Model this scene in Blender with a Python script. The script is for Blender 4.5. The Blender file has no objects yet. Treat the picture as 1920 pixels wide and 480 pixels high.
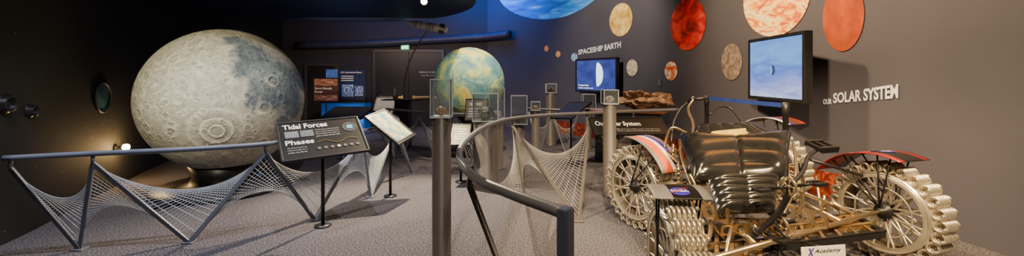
import bpy, math, random, bmesh
from mathutils import Vector, Matrix, noise
random.seed(4)
F=755.0; HY=145.0; EYE=1.5
def V(*a): return Vector(a)
def P(px,py,d): return Vector(((px-960)/F*d, d, EYE-(py-HY)/F*d))
def FL(px,py):
    d=EYE*F/(py-HY); return Vector(((px-960)/F*d,d,0))
COL=bpy.context.scene.collection
ORG={}
# ------------------------------------------------------------ materials
def newmat(name):
    m=bpy.data.materials.new(name); m.use_nodes=True
    nt=m.node_tree
    return m,nt,nt.nodes["Principled BSDF"]
def nd(nt,t,**ins):
    n=nt.nodes.new(t)
    for k,v in ins.items():
        n.inputs[k.replace('_',' ')].default_value=v
    return n
def ramp(nt,fac,stops,interp='LINEAR'):
    r=nt.nodes.new('ShaderNodeValToRGB'); cr=r.color_ramp; cr.interpolation=interp
    while len(cr.elements)<len(stops): cr.elements.new(0.5)
    for e,(p,c) in zip(cr.elements,stops):
        e.position=p
        if not hasattr(c,'__len__'): c=(c,c,c)
        e.color=(c[0],c[1],c[2],1)
    nt.links.new(fac,r.inputs['Fac']); return r.outputs['Color']
def math_(nt,op,a,b=None,clamp=False):
    n=nt.nodes.new('ShaderNodeMath'); n.operation=op; n.use_clamp=clamp
    for i,x in enumerate((a,b)):
        if x is None: continue
        if isinstance(x,(int,float)): n.inputs[i].default_value=x
        else: nt.links.new(x,n.inputs[i])
    return n.outputs[0]
def vmath(nt,op,a,b=None,out=0):
    n=nt.nodes.new('ShaderNodeVectorMath'); n.operation=op
    for i,x in enumerate((a,b)):
        if x is None: continue
        if isinstance(x,(tuple,list,Vector)): n.inputs[i].default_value=tuple(x)
        elif isinstance(x,(int,float)): n.inputs['Scale'].default_value=x
        else: nt.links.new(x,n.inputs[i])
    return n.outputs[out]
def mixc(nt,f,a,b,mode='MIX'):
    n=nt.nodes.new('ShaderNodeMixRGB'); n.blend_type=mode
    for i,x in zip((0,1,2),(f,a,b)):
        if isinstance(x,(int,float)): n.inputs[i].default_value=x
        elif isinstance(x,(tuple,list)): n.inputs[i].default_value=(x[0],x[1],x[2],1)
        else: nt.links.new(x,n.inputs[i])
    return n.outputs[0]
def nmat(name,col,rough=.6,metal=0,var=.15,scale=9,bump=0,es=0,ecol=None,spec=.5):
    m,nt,b=newmat(name)
    tc=nt.nodes.new('ShaderNodeTexCoord')
    n=nd(nt,'ShaderNodeTexNoise',Scale=scale,Detail=4.0); nt.links.new(tc.outputs['Object'],n.inputs['Vector'])
    lo=[c*(1-var) for c in col]; hi=[min(1,c*(1+var)) for c in col]
    c=ramp(nt,n.outputs[0],[(.3,lo),(.7,hi)])
    nt.links.new(c,b.inputs['Base Color'])
    b.inputs['Roughness'].default_value=rough; b.inputs['Metallic'].default_value=metal
    b.inputs['Specular IOR Level'].default_value=spec
    if es:
        b.inputs['Emission Color'].default_value=tuple(ecol or col)+(1,); b.inputs['Emission Strength'].default_value=es
    if bump:
        bp=nd(nt,'ShaderNodeBump',Strength=bump,Distance=.01); nt.links.new(n.outputs[0],bp.inputs['Height']); nt.links.new(bp.outputs[0],b.inputs['Normal'])
    return m
def rmat(name,stops,scale=3,detail=6,dist=0,coord='Object',stretch=(1,1,1),rough=.7,es=0,offset=(0,0,0)):
    m,nt,b=newmat(name)
    tc=nt.nodes.new('ShaderNodeTexCoord'); mp=nt.nodes.new('ShaderNodeMapping')
    mp.inputs['Scale'].default_value=stretch; mp.inputs['Location'].default_value=offset
    nt.links.new(tc.outputs[coord],mp.inputs['Vector'])
    n=nd(nt,'ShaderNodeTexNoise',Scale=scale,Detail=detail,Distortion=dist); nt.links.new(mp.outputs[0],n.inputs['Vector'])
    c=ramp(nt,n.outputs[0],stops)
    nt.links.new(c,b.inputs['Base Color']); b.inputs['Roughness'].default_value=rough
    if es:
        nt.links.new(c,b.inputs['Emission Color']); b.inputs['Emission Strength'].default_value=es
    return m
M={}
M['rail']=nmat('rail_paint',(.2,.22,.29),.38,.1,.1)
M['railwarm']=nmat('rail_paint_grey',(.21,.2,.205),.35,.15,.1)
M['post']=nmat('end_post_blue_grey',(.11,.125,.19),.4,.1,.1)
M['bar']=nmat('support_paint',(.15,.16,.2),.45,.1,.1)
M['string']=nmat('white_cord',(.62,.66,.72),.6,0,.1)
M['ped']=nmat('pedestal_paint',(.115,.1,.09),.42,0,.08)
M['black']=nmat('black_plastic',(.012,.012,.014),.4)
M['dark']=nmat('dark_metal',(.035,.035,.04),.4,.6)
M['steel']=nmat('brushed_steel',(.7,.56,.36),.27,.9,.12,30)
M['gold']=nmat('gold_brown_metal',(.42,.28,.13),.35,.7,.2,20)
M['cream']=nmat('brushed_aluminium',(.8,.74,.62),.3,.8,.12,14)
M['white']=nmat('white_paint',(.8,.79,.76),.5,0,.04)
M['grey']=nmat('grey_paint',(.2,.19,.19),.5)
M['vinyl']=nmat('black_vinyl',(.014,.014,.015),.2,0,.2,20,.1,spec=.9)
M['yellow']=nmat('yellow_foam',(.5,.38,.06),.8,0,.2)
M['red']=nmat('red_paint',(.5,.03,.02),.4)
M['darkred']=nmat('dark_red_paint',(.22,.01,.008),.35)
M['orange']=nmat('orange_tape',(.75,.13,.04),.4)
M['blue']=nmat('blue_tape',(.06,.035,.3),.4)
M['panel']=nmat('panel_black',(.012,.011,.012),.35,0,.1)
M['textw']=nmat('white_lettering',(.85,.84,.8),.5,0,.02)
M['textg']=nmat('pale_lettering',(.6,.6,.6),.5,0,.02)
M['rock']=rmat('meteorite_rock',[(.3,(.07,.035,.02)),(.55,(.32,.17,.09)),(.75,(.55,.38,.25))],14)
M['greyrock']=rmat('grey_rock',[(.3,(.14,.14,.14)),(.7,(.6,.58,.55))],20)
M['screenblue']=nmat('belt_blue',(.02,.05,.3),.6)
M['canopy']=nmat('canopy_navy',(.012,.02,.065),.5,0,.1,2)
M['door']=nmat('door_dark',(.03,.027,.032),.4,0,.1)
M['frame']=nmat('door_frame',(.08,.075,.08),.4)
M['bluecab']=nmat('blue_cabinet',(.01,.14,.42),.4,es=.12,ecol=(.01,.2,.8))  # faint blue emission stands in for blue light falling on the cabinet
M['copper']=nmat('copper_brown',(.2,.08,.045),.4,.4)

def glassmat():
    m,nt,b=newmat('clear_acrylic')
    out=nt.nodes['Material Output']
    tr=nt.nodes.new('ShaderNodeBsdfTransparent'); tr.inputs[0].default_value=(.95,.97,.98,1)
    gl=nt.nodes.new('ShaderNodeBsdfGlossy'); gl.inputs['Roughness'].default_value=.05
    df=nt.nodes.new('ShaderNodeBsdfDiffuse'); df.inputs[0].default_value=(.7,.75,.8,1)
    lw=nd(nt,'ShaderNodeLayerWeight',Blend=.3)
    mx=nt.nodes.new('ShaderNodeMixShader'); nt.links.new(lw.outputs['Fresnel'],mx.inputs[0]); nt.links.new(tr.outputs[0],mx.inputs[1]); nt.links.new(gl.outputs[0],mx.inputs[2])
    mx2=nt.nodes.new('ShaderNodeMixShader'); mx2.inputs[0].default_value=.05; nt.links.new(mx.outputs[0],mx2.inputs[1]); nt.links.new(df.outputs[0],mx2.inputs[2])
    nt.links.new(mx2.outputs[0],out.inputs[0]); return m
M['glass']=glassmat()
M['edge']=nmat('acrylic_edge',(.65,.7,.72),.15,0,.05)

# ------------------------------------------------------------ mesh builder
class MB:
    def __init__(s): s.v=[]; s.f=[]; s.m=[]; s.s=[]
    def add(s,vs,fs,m=0,sm=False):
        b=len(s.v); s.v+= [Vector(x) for x in vs]
        for f in fs: s.f.append([b+i for i in f]); s.m.append(m); s.s.append(sm)
        return s
    def box(s,o,u,v,n,a,b,c,m=0):
        vs=[o+u*x+v*y+n*z for z in c for y in b for x in a]
        s.add(vs,[(0,2,3,1),(4,5,7,6),(0,1,5,4),(2,6,7,3),(0,4,6,2),(1,3,7,5)],m); return s
    def cube(s,c,sz,m=0,yaw=0):
        R=Matrix.Rotation(yaw,3,'Z')
        return s.box(Vector(c),R@V(1,0,0),R@V(0,1,0),V(0,0,1),(-sz[0]/2,sz[0]/2),(-sz[1]/2,sz[1]/2),(-sz[2]/2,sz[2]/2),m)
    def sweep(s,pts,r,n=8,closed=False,m=0,cap=True):
        pts=[Vector(p) for p in pts]; N=len(pts)
        t0=(pts[1]-pts[0]).normalized(); a=V(0,0,1) if abs(t0.z)<.9 else V(1,0,0)
        x=t0.cross(a).normalized(); vs=[]; fs=[]
        for i,p in enumerate(pts):
            if closed: t=(pts[(i+1)%N]-pts[i-1])
            else: t=pts[min(i+1,N-1)]-pts[max(i-1,0)]
            t.normalize(); x=(x-t*x.dot(t)).normalized(); y=t.cross(x)
            rr=r[i] if isinstance(r,(list,tuple)) else r
            for k in range(n):
                an=2*math.pi*k/n; vs.append(p+x*math.cos(an)*rr+y*math.sin(an)*rr)
        for i in range(N if closed else N-1):
            j=(i+1)%N
            for k in range(n):
                l=(k+1)%n; fs.append((i*n+k,i*n+l,j*n+l,j*n+k))
        s.add(vs,fs,m,n>4)
        if cap and not closed:
            b=len(s.v)-N*n
            s.f.append([b+k for k in range(n)][::-1]); s.m.append(m); s.s.append(False)
            s.f.append([b+(N-1)*n+k for k in range(n)]); s.m.append(m); s.s.append(False)
        return s
    def cyl(s,p0,p1,r,r1=None,n=16,m=0):
        return s.sweep([p0,p1],[r,r if r1 is None else r1],n,m=m)
    def lathe(s,c,prof,ax=V(0,0,1),n=32,m=0,sm=True):
        c=Vector(c); ax=ax.normalized(); a=V(1,0,0) if abs(ax.x)<.9 else V(0,1,0)
        x=ax.cross(a).normalized(); y=ax.cross(x); vs=[];fs=[]
        for (r,z) in prof:
            for k in range(n):
                an=2*math.pi*k/n; vs.append(c+ax*z+(x*math.cos(an)+y*math.sin(an))*max(r,.0005))
        for i in range(len(prof)-1):
            for k in range(n):
                l=(k+1)%n; fs.append((i*n+k,(i+1)*n+k,(i+1)*n+l,i*n+l))
        return s.add(vs,fs,m,sm)
    def torus(s,c,ax,R,r,n=28,k=8,m=0):
        ax=Vector(ax).normalized(); a=V(1,0,0) if abs(ax.x)<.9 else V(0,1,0)
        x=ax.cross(a).normalized(); y=ax.cross(x)
        return s.sweep([Vector(c)+(x*math.cos(2*math.pi*i/n)+y*math.sin(2*math.pi*i/n))*R for i in range(n)],r,k,True,m)
    def rock(s,c,sx,sy,sz,seed=0,m=0,sub=3,amp=.35):
        bm=bmesh.new(); bmesh.ops.create_icosphere(bm,subdivisions=sub,radius=1)
        vs=[]
        for v in bm.verts:
            q=v.co*1.3+V(seed*3.1,seed,seed*.7)
            k=1+amp*noise.noise(q)+amp*.5*noise.noise(q*3)
            vs.append(Vector(c)+V(v.co.x*sx*k,v.co.y*sy*k,v.co.z*sz*k))
        s.add(vs,[[v.index for v in f.verts] for f in bm.faces],m,False); bm.free(); return s
    def obj(s,name,mats,parent=None,origin=None,bevel=0,uv=None,solid=0,loc_only=False):
        po=ORG.get(parent.name,V(0,0,0)) if parent else V(0,0,0)
        og=Vector(origin) if origin is not None else (po if parent else V(0,0,0))
        me=bpy.data.meshes.new(name)
        me.from_pydata([tuple(v-og) for v in s.v],[],s.f)
        if not isinstance(mats,(list,tuple)): mats=[mats]
        for mt in mats: me.materials.append(mt)
        me.polygons.foreach_set('material_index',s.m); me.polygons.foreach_set('use_smooth',s.s)
        if uv:
            l=me.uv_layers.new(name='UVMap')
            for lp in me.loops: l.data[lp.index].uv=uv[lp.vertex_index]
        me.update()
        o=bpy.data.objects.new(name,me); COL.objects.link(o)
        if parent: o.parent=parent
        o.location=og-po; ORG[o.name]=og.copy()
        if bevel:
            b=o.modifiers.new('b','BEVEL'); b.width=bevel; b.segments=2; b.limit_method='ANGLE'
        if solid:
            b=o.modifiers.new('s','SOLIDIFY'); b.thickness=solid; b.offset=0
        return o
def thing(name,label,cat,loc,group=None):
    e=bpy.data.objects.new(name,None); e.empty_display_size=.1; COL.objects.link(e)
    e.location=Vector(loc); ORG[e.name]=Vector(loc); e['label']=label; e['category']=cat
    if group: e['group']=group
    return e
def tag(o,label,cat,group=None):
    o['label']=label; o['category']=cat
    if group: o['group']=group
    return o
def struct(o): o['kind']='structure'; return o
def cat_rom(pts,k=8):
    pts=[Vector(p) for p in pts]; q=[pts[0]*2-pts[1]]+pts+[pts[-1]*2-pts[-2]]; out=[]
    for i in range(1,len(q)-2):
        for j in range(k):
            t=j/k; a,b,c,d=q[i-1],q[i],q[i+1],q[i+2]
            out.append(.5*((2*b)+(c-a)*t+(2*a-5*b+4*c-d)*t*t+(3*b-a-3*c+d)*t**3))
    out.append(pts[-1]); return out
# ------------------------------------------------------------ text
def text_geo(body,bold=.012,shear=0):
    cu=bpy.data.curves.new('t','FONT'); cu.body=body; cu.offset=bold; cu.resolution_u=3; cu.align_x='LEFT'; cu.shear=shear
    o=bpy.data.objects.new('t',cu); COL.objects.link(o)
    dg=bpy.context.evaluated_depsgraph_get(); ev=o.evaluated_get(dg); me=ev.to_mesh()
    vs=[v.co.copy() for v in me.vertices]; fs=[list(p.vertices) for p in me.polygons]
    ev.to_mesh_clear(); bpy.data.objects.remove(o); bpy.data.curves.remove(cu)
    x0=min(v.x for v in vs);x1=max(v.x for v in vs);y0=min(v.y for v in vs);y1=max(v.y for v in vs)
    return [((v.x-x0)/(x1-x0),(v.y-y0)/(y1-y0)) for v in vs],fs,(x1-x0)/(y1-y0)
def put_text(body,o,u,v,n,w,h=None,mat=None,parent=None,name='lettering',off=.003,bold=.012,shear=0):
    """o = lower-left corner"""
    g,fs,asp=text_geo(body,bold,shear)
    if h is None: h=w/asp
    mb=MB().add([o+u*(x*w)+v*(y*h)+n*off for x,y in g],fs)
    return mb.obj(name,mat or M['textw'],parent)
# ------------------------------------------------------------ walls
RW=cat_rom([V(-.75,12.3,0),V(.3,11.8,0),V(1.35,10.8,0),V(2.35,9.3,0),V(3.1,7.6,0),V(3.65,6,0),V(3.97,4.7,0),V(4.15,3.4,0),V(4.2,2,0),V(4.2,.3,0),V(4.1,-1.5,0)],10)
LW=cat_rom([V(-4.3,-1.5,0),V(-4.35,1.5,0),V(-4.5,3.4,0),V(-5.3,5.2,0),V(-6.2,7.3,0),V(-6.8,9.5,0),V(-7,12.3,0)],10)
class Wall:
    def __init__(s,pts,sgn):
        s.p=pts; s.sgn=sgn; s.L=[0]
        for a,b in zip(pts,pts[1:]): s.L.append(s.L[-1]+(b-a).length)
    def at(s,t):
        for i in range(len(s.p)-1):
            if t<=s.L[i+1] or i==len(s.p)-2:
                k=(t-s.L[i])/(s.L[i+1]-s.L[i]); d=(s.p[i+1]-s.p[i]).normalized()
                return s.p[i].lerp(s.p[i+1],k),d
    def hit(s,px):
        r=(px-960)/F
        for i in range(len(s.p)-1):
            a=s.p[i].x-r*s.p[i].y; b=s.p[i+1].x-r*s.p[i+1].y
            if a*b<=0 and s.p[i+1].y>.3:
                return s.L[i]+(a/(a-b))*(s.L[i+1]-s.L[i])
    def pt(s,t,z,off=0.006):
        p,d=s.at(t); n=V(d.y,-d.x,0)*s.sgn
        return V(p.x,p.y,z)+n*off
    def z(s,t,py): return EYE-(py-HY)/F*s.at(t)[0].y
WR=Wall(RW,1); WL=Wall(LW,1)   # normals into room
H=4.3
def wallmat(name,col,stars=False,var=.08):
    m,nt,b=newmat(name)
    tc=nt.nodes.new('ShaderNodeTexCoord')
    n=nd(nt,'ShaderNodeTexNoise',Scale=1.3,Detail=5.0); nt.links.new(tc.outputs['Object'],n.inputs['Vector'])
    c=ramp(nt,n.outputs[0],[(.3,[x*(1-var) for x in col]),(.7,[x*(1+var) for x in col])])
    if stars:
        v=nd(nt,'ShaderNodeTexVoronoi',Scale=7.0); nt.links.new(tc.outputs['Object'],v.inputs['Vector'])
        s=ramp(nt,v.outputs['Distance'],[(.0,1.0),(.025,.9),(.04,0.0)])
        c=mixc(nt,s,c,(.6,.6,.5))
    nt.links.new(c,b.inputs['Base Color']); b.inputs['Roughness'].default_value=.75
    n2=nd(nt,'ShaderNodeTexNoise',Scale=120.0); nt.links.new(tc.outputs['Object'],n2.inputs['Vector'])
    bp=nd(nt,'ShaderNodeBump',Strength=.15,Distance=.005); nt.links.new(n2.outputs[0],bp.inputs['Height']); nt.links.new(bp.outputs[0],b.inputs['Normal'])
    return m
mR=wallmat('wall_slate_paint',(.08,.077,.11)); mL=wallmat('wall_starry_black',(.014,.015,.012),True); mB=wallmat('wall_navy_paint',(.05,.046,.06))
def wall_mesh(pts,z0,z1,mat,name):
    vs=[];n=len(pts)
    for p in pts: vs+= [V(p.x,p.y,z0),V(p.x,p.y,z1)]
    fs=[(2*i,2*i+2,2*i+3,2*i+1) for i in range(n-1)]
    return struct(MB().add(vs,fs,0,True).obj(name,mat))
wall_mesh(RW,0,H,mR,'wall_right'); wall_mesh(LW,0,H,mL,'wall_left')
wall_mesh([V(-7,12.3,0),V(-.75,12.3,0)],0,H,mB,'wall_back')
wall_mesh([V(4.1,-1.5,0),V(-4.3,-1.5,0)],0,H,mB,'wall_front')
# floor carpet
m,nt,b=newmat('carpet')
tc=nt.nodes.new('ShaderNodeTexCoord')
n=nd(nt,'ShaderNodeTexNoise',Scale=75.0,Detail=3.0); nt.links.new(tc.outputs['Object'],n.inputs['Vector'])
c=ramp(nt,n.outputs[0],[(.35,(.035,.033,.043)),(.5,(.092,.086,.102)),(.65,(.2,.187,.205))])
nt.links.new(c,b.inputs['Base Color']); b.inputs['Roughness'].default_value=.95; b.inputs['Specular IOR Level'].default_value=.1
bp=nd(nt,'ShaderNodeBump',Strength=.5,Distance=.01); nt.links.new(n.outputs[0],bp.inputs['Height']); nt.links.new(bp.outputs[0],b.inputs['Normal'])
outline=[p for p in LW]+[p for p in RW]
struct(MB().add([V(p.x,p.y,0) for p in outline],[list(range(len(outline)))[::-1]]).obj('floor',m))
struct(MB().add([V(p.x,p.y,H) for p in outline],[list(range(len(outline)))]).obj('ceiling',nmat('ceiling_dark',(.02,.022,.04),.8)))
# canopy
cc=V(-3.75,7.1,0); vs=[]; K=72
def wlx(y):
    for a,b2 in zip(LW,LW[1:]):
        if a.y<=y<=b2.y: return a.x+(b2.x-a.x)*(y-a.y)/(b2.y-a.y)
    return -4.3
ring=[]
for i in range(K):
    a=2*math.pi*i/K; x=cc.x+3.1*math.cos(a); y=cc.y+3.1*math.sin(a); ring.append((max(x,wlx(y)+.03),y))
mb=MB()
mb.add([V(x,y,2.9) for x,y in ring]+[V(x,y,3.08) for x,y in ring],[list(range(K))[::-1],[K+i for i in range(K)]]+[(i,(i+1)%K,K+(i+1)%K,K+i) for i in range(K)])
can=thing('ceiling_canopy','round dark navy suspended ceiling canopy with blue glow above it','ceiling canopy',(cc.x,cc.y,2.9))
mb.obj('canopy_disc',M['canopy'],can)
for dx,dy in((-1,-1.6),(1.6,-1.2),(1.4,1.8),(-1,1.8)): MB().cyl(V(cc.x+dx,cc.y+dy,3.07),V(cc.x+dx,cc.y+dy,H),.015,n=8).obj('hanger_rod',M['dark'],can)
# flame baseboard
t0,t1=WR.hit(1030),WR.hit(1580)
vs=[];n_=60
for i in range(n_+1):
    t=t0+(t1-t0)*i/n_; vs+=[WR.pt(t,0,.01),WR.pt(t,.33,.01)]
o=struct(MB().add(vs,[(2*i,2*i+2,2*i+3,2*i+1) for i in range(n_)]).obj('baseboard_right',rmat('flame_mural',[(.3,(.05,.006,.004)),(.5,(.22,.02,.006)),(.68,(.55,.12,.025))],9,6,1.5)))
# ------------------------------------------------------------ murals of planets
def mural(name,label,px,py,rx,ry,mat):
    ta,tb=WR.hit(px-rx),WR.hit(px+rx); tm=(ta+tb)/2; hw=abs(tb-ta)/2
    tc_=WR.hit(px); zc=WR.z(tc_,py); hh=ry/F*WR.at(tc_)[0].y
    vs=[WR.pt(tm,zc,.012)];uv=[(.5,.5)]
    R_=8;A=48
    for r in range(1,R_+1):
        for a in range(A):
            q=2*math.pi*a/A; u=math.cos(q)*r/R_; v=math.sin(q)*r/R_
            z=min(zc+v*hh,H-.01)
            vs.append(WR.pt(tm+u*hw,z,.012)); uv.append((.5+u/2,.5+v/2))
    fs=[(0,1+a,1+(a+1)%A) for a in range(A)]
    for r in range(R_-1):
        for a in range(A):
            b_=1+r*A; fs.append((b_+a,b_+A+a,b_+A+(a+1)%A,b_+(a+1)%A))
    o=MB().add(vs,fs,0,True).obj(name,mat,origin=WR.pt(tm,zc,.0),uv=uv)
    return tag(o,label,'planet mural','planets painted on the wall')
def pm(name,stops,scale,detail=7,dist=0,stretch=(1,1,1),off=(0,0,0),es=.05):  # es: faint emission brightening the painted planets in place of light
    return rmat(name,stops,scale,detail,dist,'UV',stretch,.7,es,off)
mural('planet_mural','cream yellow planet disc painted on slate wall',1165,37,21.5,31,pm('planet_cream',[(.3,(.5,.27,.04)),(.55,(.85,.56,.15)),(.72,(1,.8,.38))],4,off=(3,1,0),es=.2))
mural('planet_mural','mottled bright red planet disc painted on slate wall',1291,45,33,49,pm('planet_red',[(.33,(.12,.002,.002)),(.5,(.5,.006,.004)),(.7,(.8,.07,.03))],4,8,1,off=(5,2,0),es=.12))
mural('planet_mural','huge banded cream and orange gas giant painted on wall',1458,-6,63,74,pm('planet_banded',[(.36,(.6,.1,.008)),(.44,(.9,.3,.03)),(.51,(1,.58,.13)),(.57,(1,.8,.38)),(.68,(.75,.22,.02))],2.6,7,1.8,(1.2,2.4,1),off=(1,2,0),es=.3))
mural('planet_mural','rust orange planet disc painted on slate wall',1583,30,39,66,pm('planet_rust',[(.33,(.26,.03,.001)),(.6,(.45,.065,.002)),(.75,(.55,.11,.008))],3,off=(9,2,0)))
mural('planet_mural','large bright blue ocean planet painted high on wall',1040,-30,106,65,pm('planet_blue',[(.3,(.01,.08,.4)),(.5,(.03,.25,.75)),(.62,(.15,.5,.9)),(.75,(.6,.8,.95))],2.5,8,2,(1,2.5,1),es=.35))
mural('planet_mural','grey cratered moon disc painted on slate wall',1373,116,19.5,34,pm('planet_greybrown',[(.3,(.1,.07,.065)),(.55,(.27,.2,.17)),(.75,(.45,.35,.3))],7,off=(2,7,0)))
mural('planet_mural','small pale moon disc painted on slate wall',1186,127,10.5,15.5,pm('planet_pale',[(.3,(.35,.31,.25)),(.6,(.8,.72,.58))],7,off=(4,7,0)))
mural('planet_mural','small cream and red planet disc on slate wall',1259,133,12,18,pm('planet_icered',[(.38,(.7,.06,.02)),(.5,(.85,.35,.15)),(.6,(1,.85,.62))],4,off=(1,7,0)))
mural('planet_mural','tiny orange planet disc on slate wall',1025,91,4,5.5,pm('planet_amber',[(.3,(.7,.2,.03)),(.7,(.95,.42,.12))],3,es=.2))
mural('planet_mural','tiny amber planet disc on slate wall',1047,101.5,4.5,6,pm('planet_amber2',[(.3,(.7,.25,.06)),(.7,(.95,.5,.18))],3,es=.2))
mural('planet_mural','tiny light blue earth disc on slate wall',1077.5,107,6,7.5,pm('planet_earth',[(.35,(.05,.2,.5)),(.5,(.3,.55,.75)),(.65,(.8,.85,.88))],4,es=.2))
def wall_text(body,xa,ya,xb,yb,hpx_a,hpx_b,label):
    g,fs,asp=text_geo(body,.03); ta,tb=WR.hit(xa),WR.hit(xb)
    za,zb=WR.z(ta,ya),WR.z(tb,yb); ha=hpx_a/F*WR.at(ta)[0].y; hb=hpx_b/F*WR.at(tb)[0].y
    vs=[WR.pt(ta+(tb-ta)*x, za+(zb-za)*x+(ha+(hb-ha)*x)*y,.014) for x,y in g]
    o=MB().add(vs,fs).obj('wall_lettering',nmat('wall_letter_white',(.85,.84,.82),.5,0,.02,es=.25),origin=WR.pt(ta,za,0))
    tag(o,label,'lettering','wall lettering')
wall_text('SPACESHIP EARTH',1085,103,1165,89,9.5,11.5,'white capital letters reading SPACESHIP EARTH on slate wall')
wall_text('OUR',1545,196,1561,195,10,10.5,'small white capital letters reading OUR on slate wall')
wall_text('SOLAR SYSTEM',1564,194,1686,184,19,27,'large white capital letters reading SOLAR SYSTEM on slate wall')
t=WR.hit(1237); p=WR.pt(t,WR.z(t,155),0); d=WR.at(t)[1]; nn=V(d.y,-d.x,0)
tag(MB().box(p,d,V(0,0,1),nn,(-.05,.05),(-.07,.07),(-.0,.012)).obj('switch_plate',M['bar'],origin=p,bevel=.003),'small dark wall switch plate','switch')
# ------------------------------------------------------------ portholes, lamps on left wall
def wl_frame(px,py):
    t=WL.hit(px); z=WL.z(t,py); p=WL.pt(t,z,0); d=WL.at(t)[1]; return p,V(d.x,d.y,0),V(d.y,-d.x,0)
p,d,nn=wl_frame(190,183); p=p+nn*.006
e=thing('porthole','round porthole with teal interior in black starry wall','window',p)
mb=MB(); mb.torus(p+nn*.014,nn,.19,.014); mb.obj('rim',nmat('porthole_rim',(.08,.08,.08),.4),e)
MB().lathe(p,[(.0,.004),(.18,.004),(.185,.0)],nn).obj('pane',rmat('porthole_teal',[(.3,(.0,.015,.015)),(.55,(.01,.06,.06)),(.8,(.02,.14,.12))],4,es=.12),e)
for (px,py,r) in((55,208,.05),(8,195,.07)):
    p,d,nn=wl_frame(px,py)
    e=thing('viewing_tube','short black viewing tube sticking out of starry wall','tube',p,'viewing tubes')
    MB().lathe(p,[(r*1.3,0),(r*1.3,.01),(r,.012),(r,.05),(r*.85,.05),(r*.85,.01),(0,.01)],nn,24).obj('barrel',M['dark'],e)
p,d,nn=wl_frame(215,277)
e=thing('wall_lamp','small glowing warm wall spotlight','lamp',p)
MB().lathe(p,[(.05,0),(.05,.015),(.02,.02),(.02,.08)],nn,20).obj('bracket',M['dark'],e)
MB().lathe(p+nn*.12,[(0,-.045),(.032,-.032),(.045,0),(.032,.032),(0,.045)],nn,16).obj('bulb',nmat('lamp_glow',(1,.7,.35),.4,es=120,ecol=(1,.62,.25)),e)
LAMP=p+nn*.25
# ------------------------------------------------------------ back wall stuff
Y=12.28
def bx(px): return (px-960)/F*Y
def bz(py): return EYE-(py-HY)/F*Y
X1,Z1=V(1,0,0),V(0,0,1); N1=V(0,-1,0)
def door(idx,xa,xb,ztop,double):
    e=bpy.data.objects.new('door_%d'%idx,None); COL.objects.link(e); e.location=((xa+xb)/2,Y,0); ORG[e.name]=V((xa+xb)/2,Y,0); e['kind']='structure'
    o=V(0,Y,0); mb=MB()
    mb.box(o,X1,Z1,N1,(xa-.08,xa),(0,ztop+.08),(-.01,.06)); mb.box(o,X1,Z1,N1,(xb,xb+.08),(0,ztop+.08),(-.01,.06)); mb.box(o,X1,Z1,N1,(xa,xb),(ztop,ztop+.08),(-.01,.06))
    mb.obj('door_frame',M['frame'],e,bevel=.005)
    parts=[(xa,(xa+xb)/2-.004),((xa+xb)/2+.004,xb)] if double else [(xa,xb)]
    for a,b in parts:
        MB().box(o,X1,Z1,N1,(a,b),(0.01,ztop),(-.01,.03)).obj('door_leaf',M['door'],e,bevel=.004)
        mb=MB()
        if double:
            mb.box(o,X1,Z1,N1,(a+.12,b-.12),(bz(184),bz(180)),(.06,.09)); mb.box(o,X1,Z1,N1,(a+.14,a+.2),(bz(185),bz(179)),(.03,.07)); mb.box(o,X1,Z1,N1,(b-.2,b-.14),(bz(185),bz(179)),(.03,.07))
            mb.obj('push_bar',M['steel'],e,bevel=.004)
        else:
            mb.cyl(V(b-.1,Y-.03,1),V(b-.1,Y-.09,1),.015); mb.cyl(V(b-.1,Y-.09,1),V(b-.22,Y-.09,1),.012); mb.obj('handle',M['steel'],e)
    return e
e=door(1,bx(705),bx(828),bz(98),True)
put_text('MEMORY OF MAR',V(bx(787),Y,bz(137)),X1,Z1,N1,.52,.05,M['textg'],e,off=.035)
put_text('4:30 PM, 5:15',V(bx(789),Y,bz(143)),X1,Z1,N1,.42,.04,M['textg'],e,off=.035)
door(2,bx(577),bx(630),bz(124),False)
e=thing('exit_sign','illuminated green exit sign on dark wall','sign',V(bx(760),Y,bz(94)))
MB().box(V(0,Y,0),X1,Z1,N1,(bx(752),bx(769)),(bz(94),bz(82)),(-.01,.06)).obj('housing',M['grey'],e,bevel=.005)
MB().box(V(0,Y,0),X1,Z1,N1,(bx(753),bx(768)),(bz(93),bz(83)),(.06,.064)).obj('face',nmat('exit_green',(.02,.45,.2),.4,es=1.6,ecol=(.02,.55,.22)),e)
put_text('EXIT',V(bx(754.5),Y,bz(91.5)),X1,Z1,N1,bx(766.5)-bx(754.5),bz(84.5)-bz(91.5),nmat('exit_white',(.8,1,.85),.4,es=4,ecol=(.7,1,.8)),e,off=.068)
# cove
e=thing('light_cove','long dark tube shaped ledge washed in blue light along wall','light cove',V(bx(760),Y,bz(78)))
pts=[V(bx(560),Y-.1,bz(86)),V(bx(700),Y-.1,bz(82)),V(bx(800),Y-.1,bz(76)),V(bx(900),Y-.14,bz(71)),P(957,64,11.75)]
MB().sweep(cat_rom(pts,6),.12,14).obj('ledge',nmat('cove_navy',(.05,.055,.1),.4),e)
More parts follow.
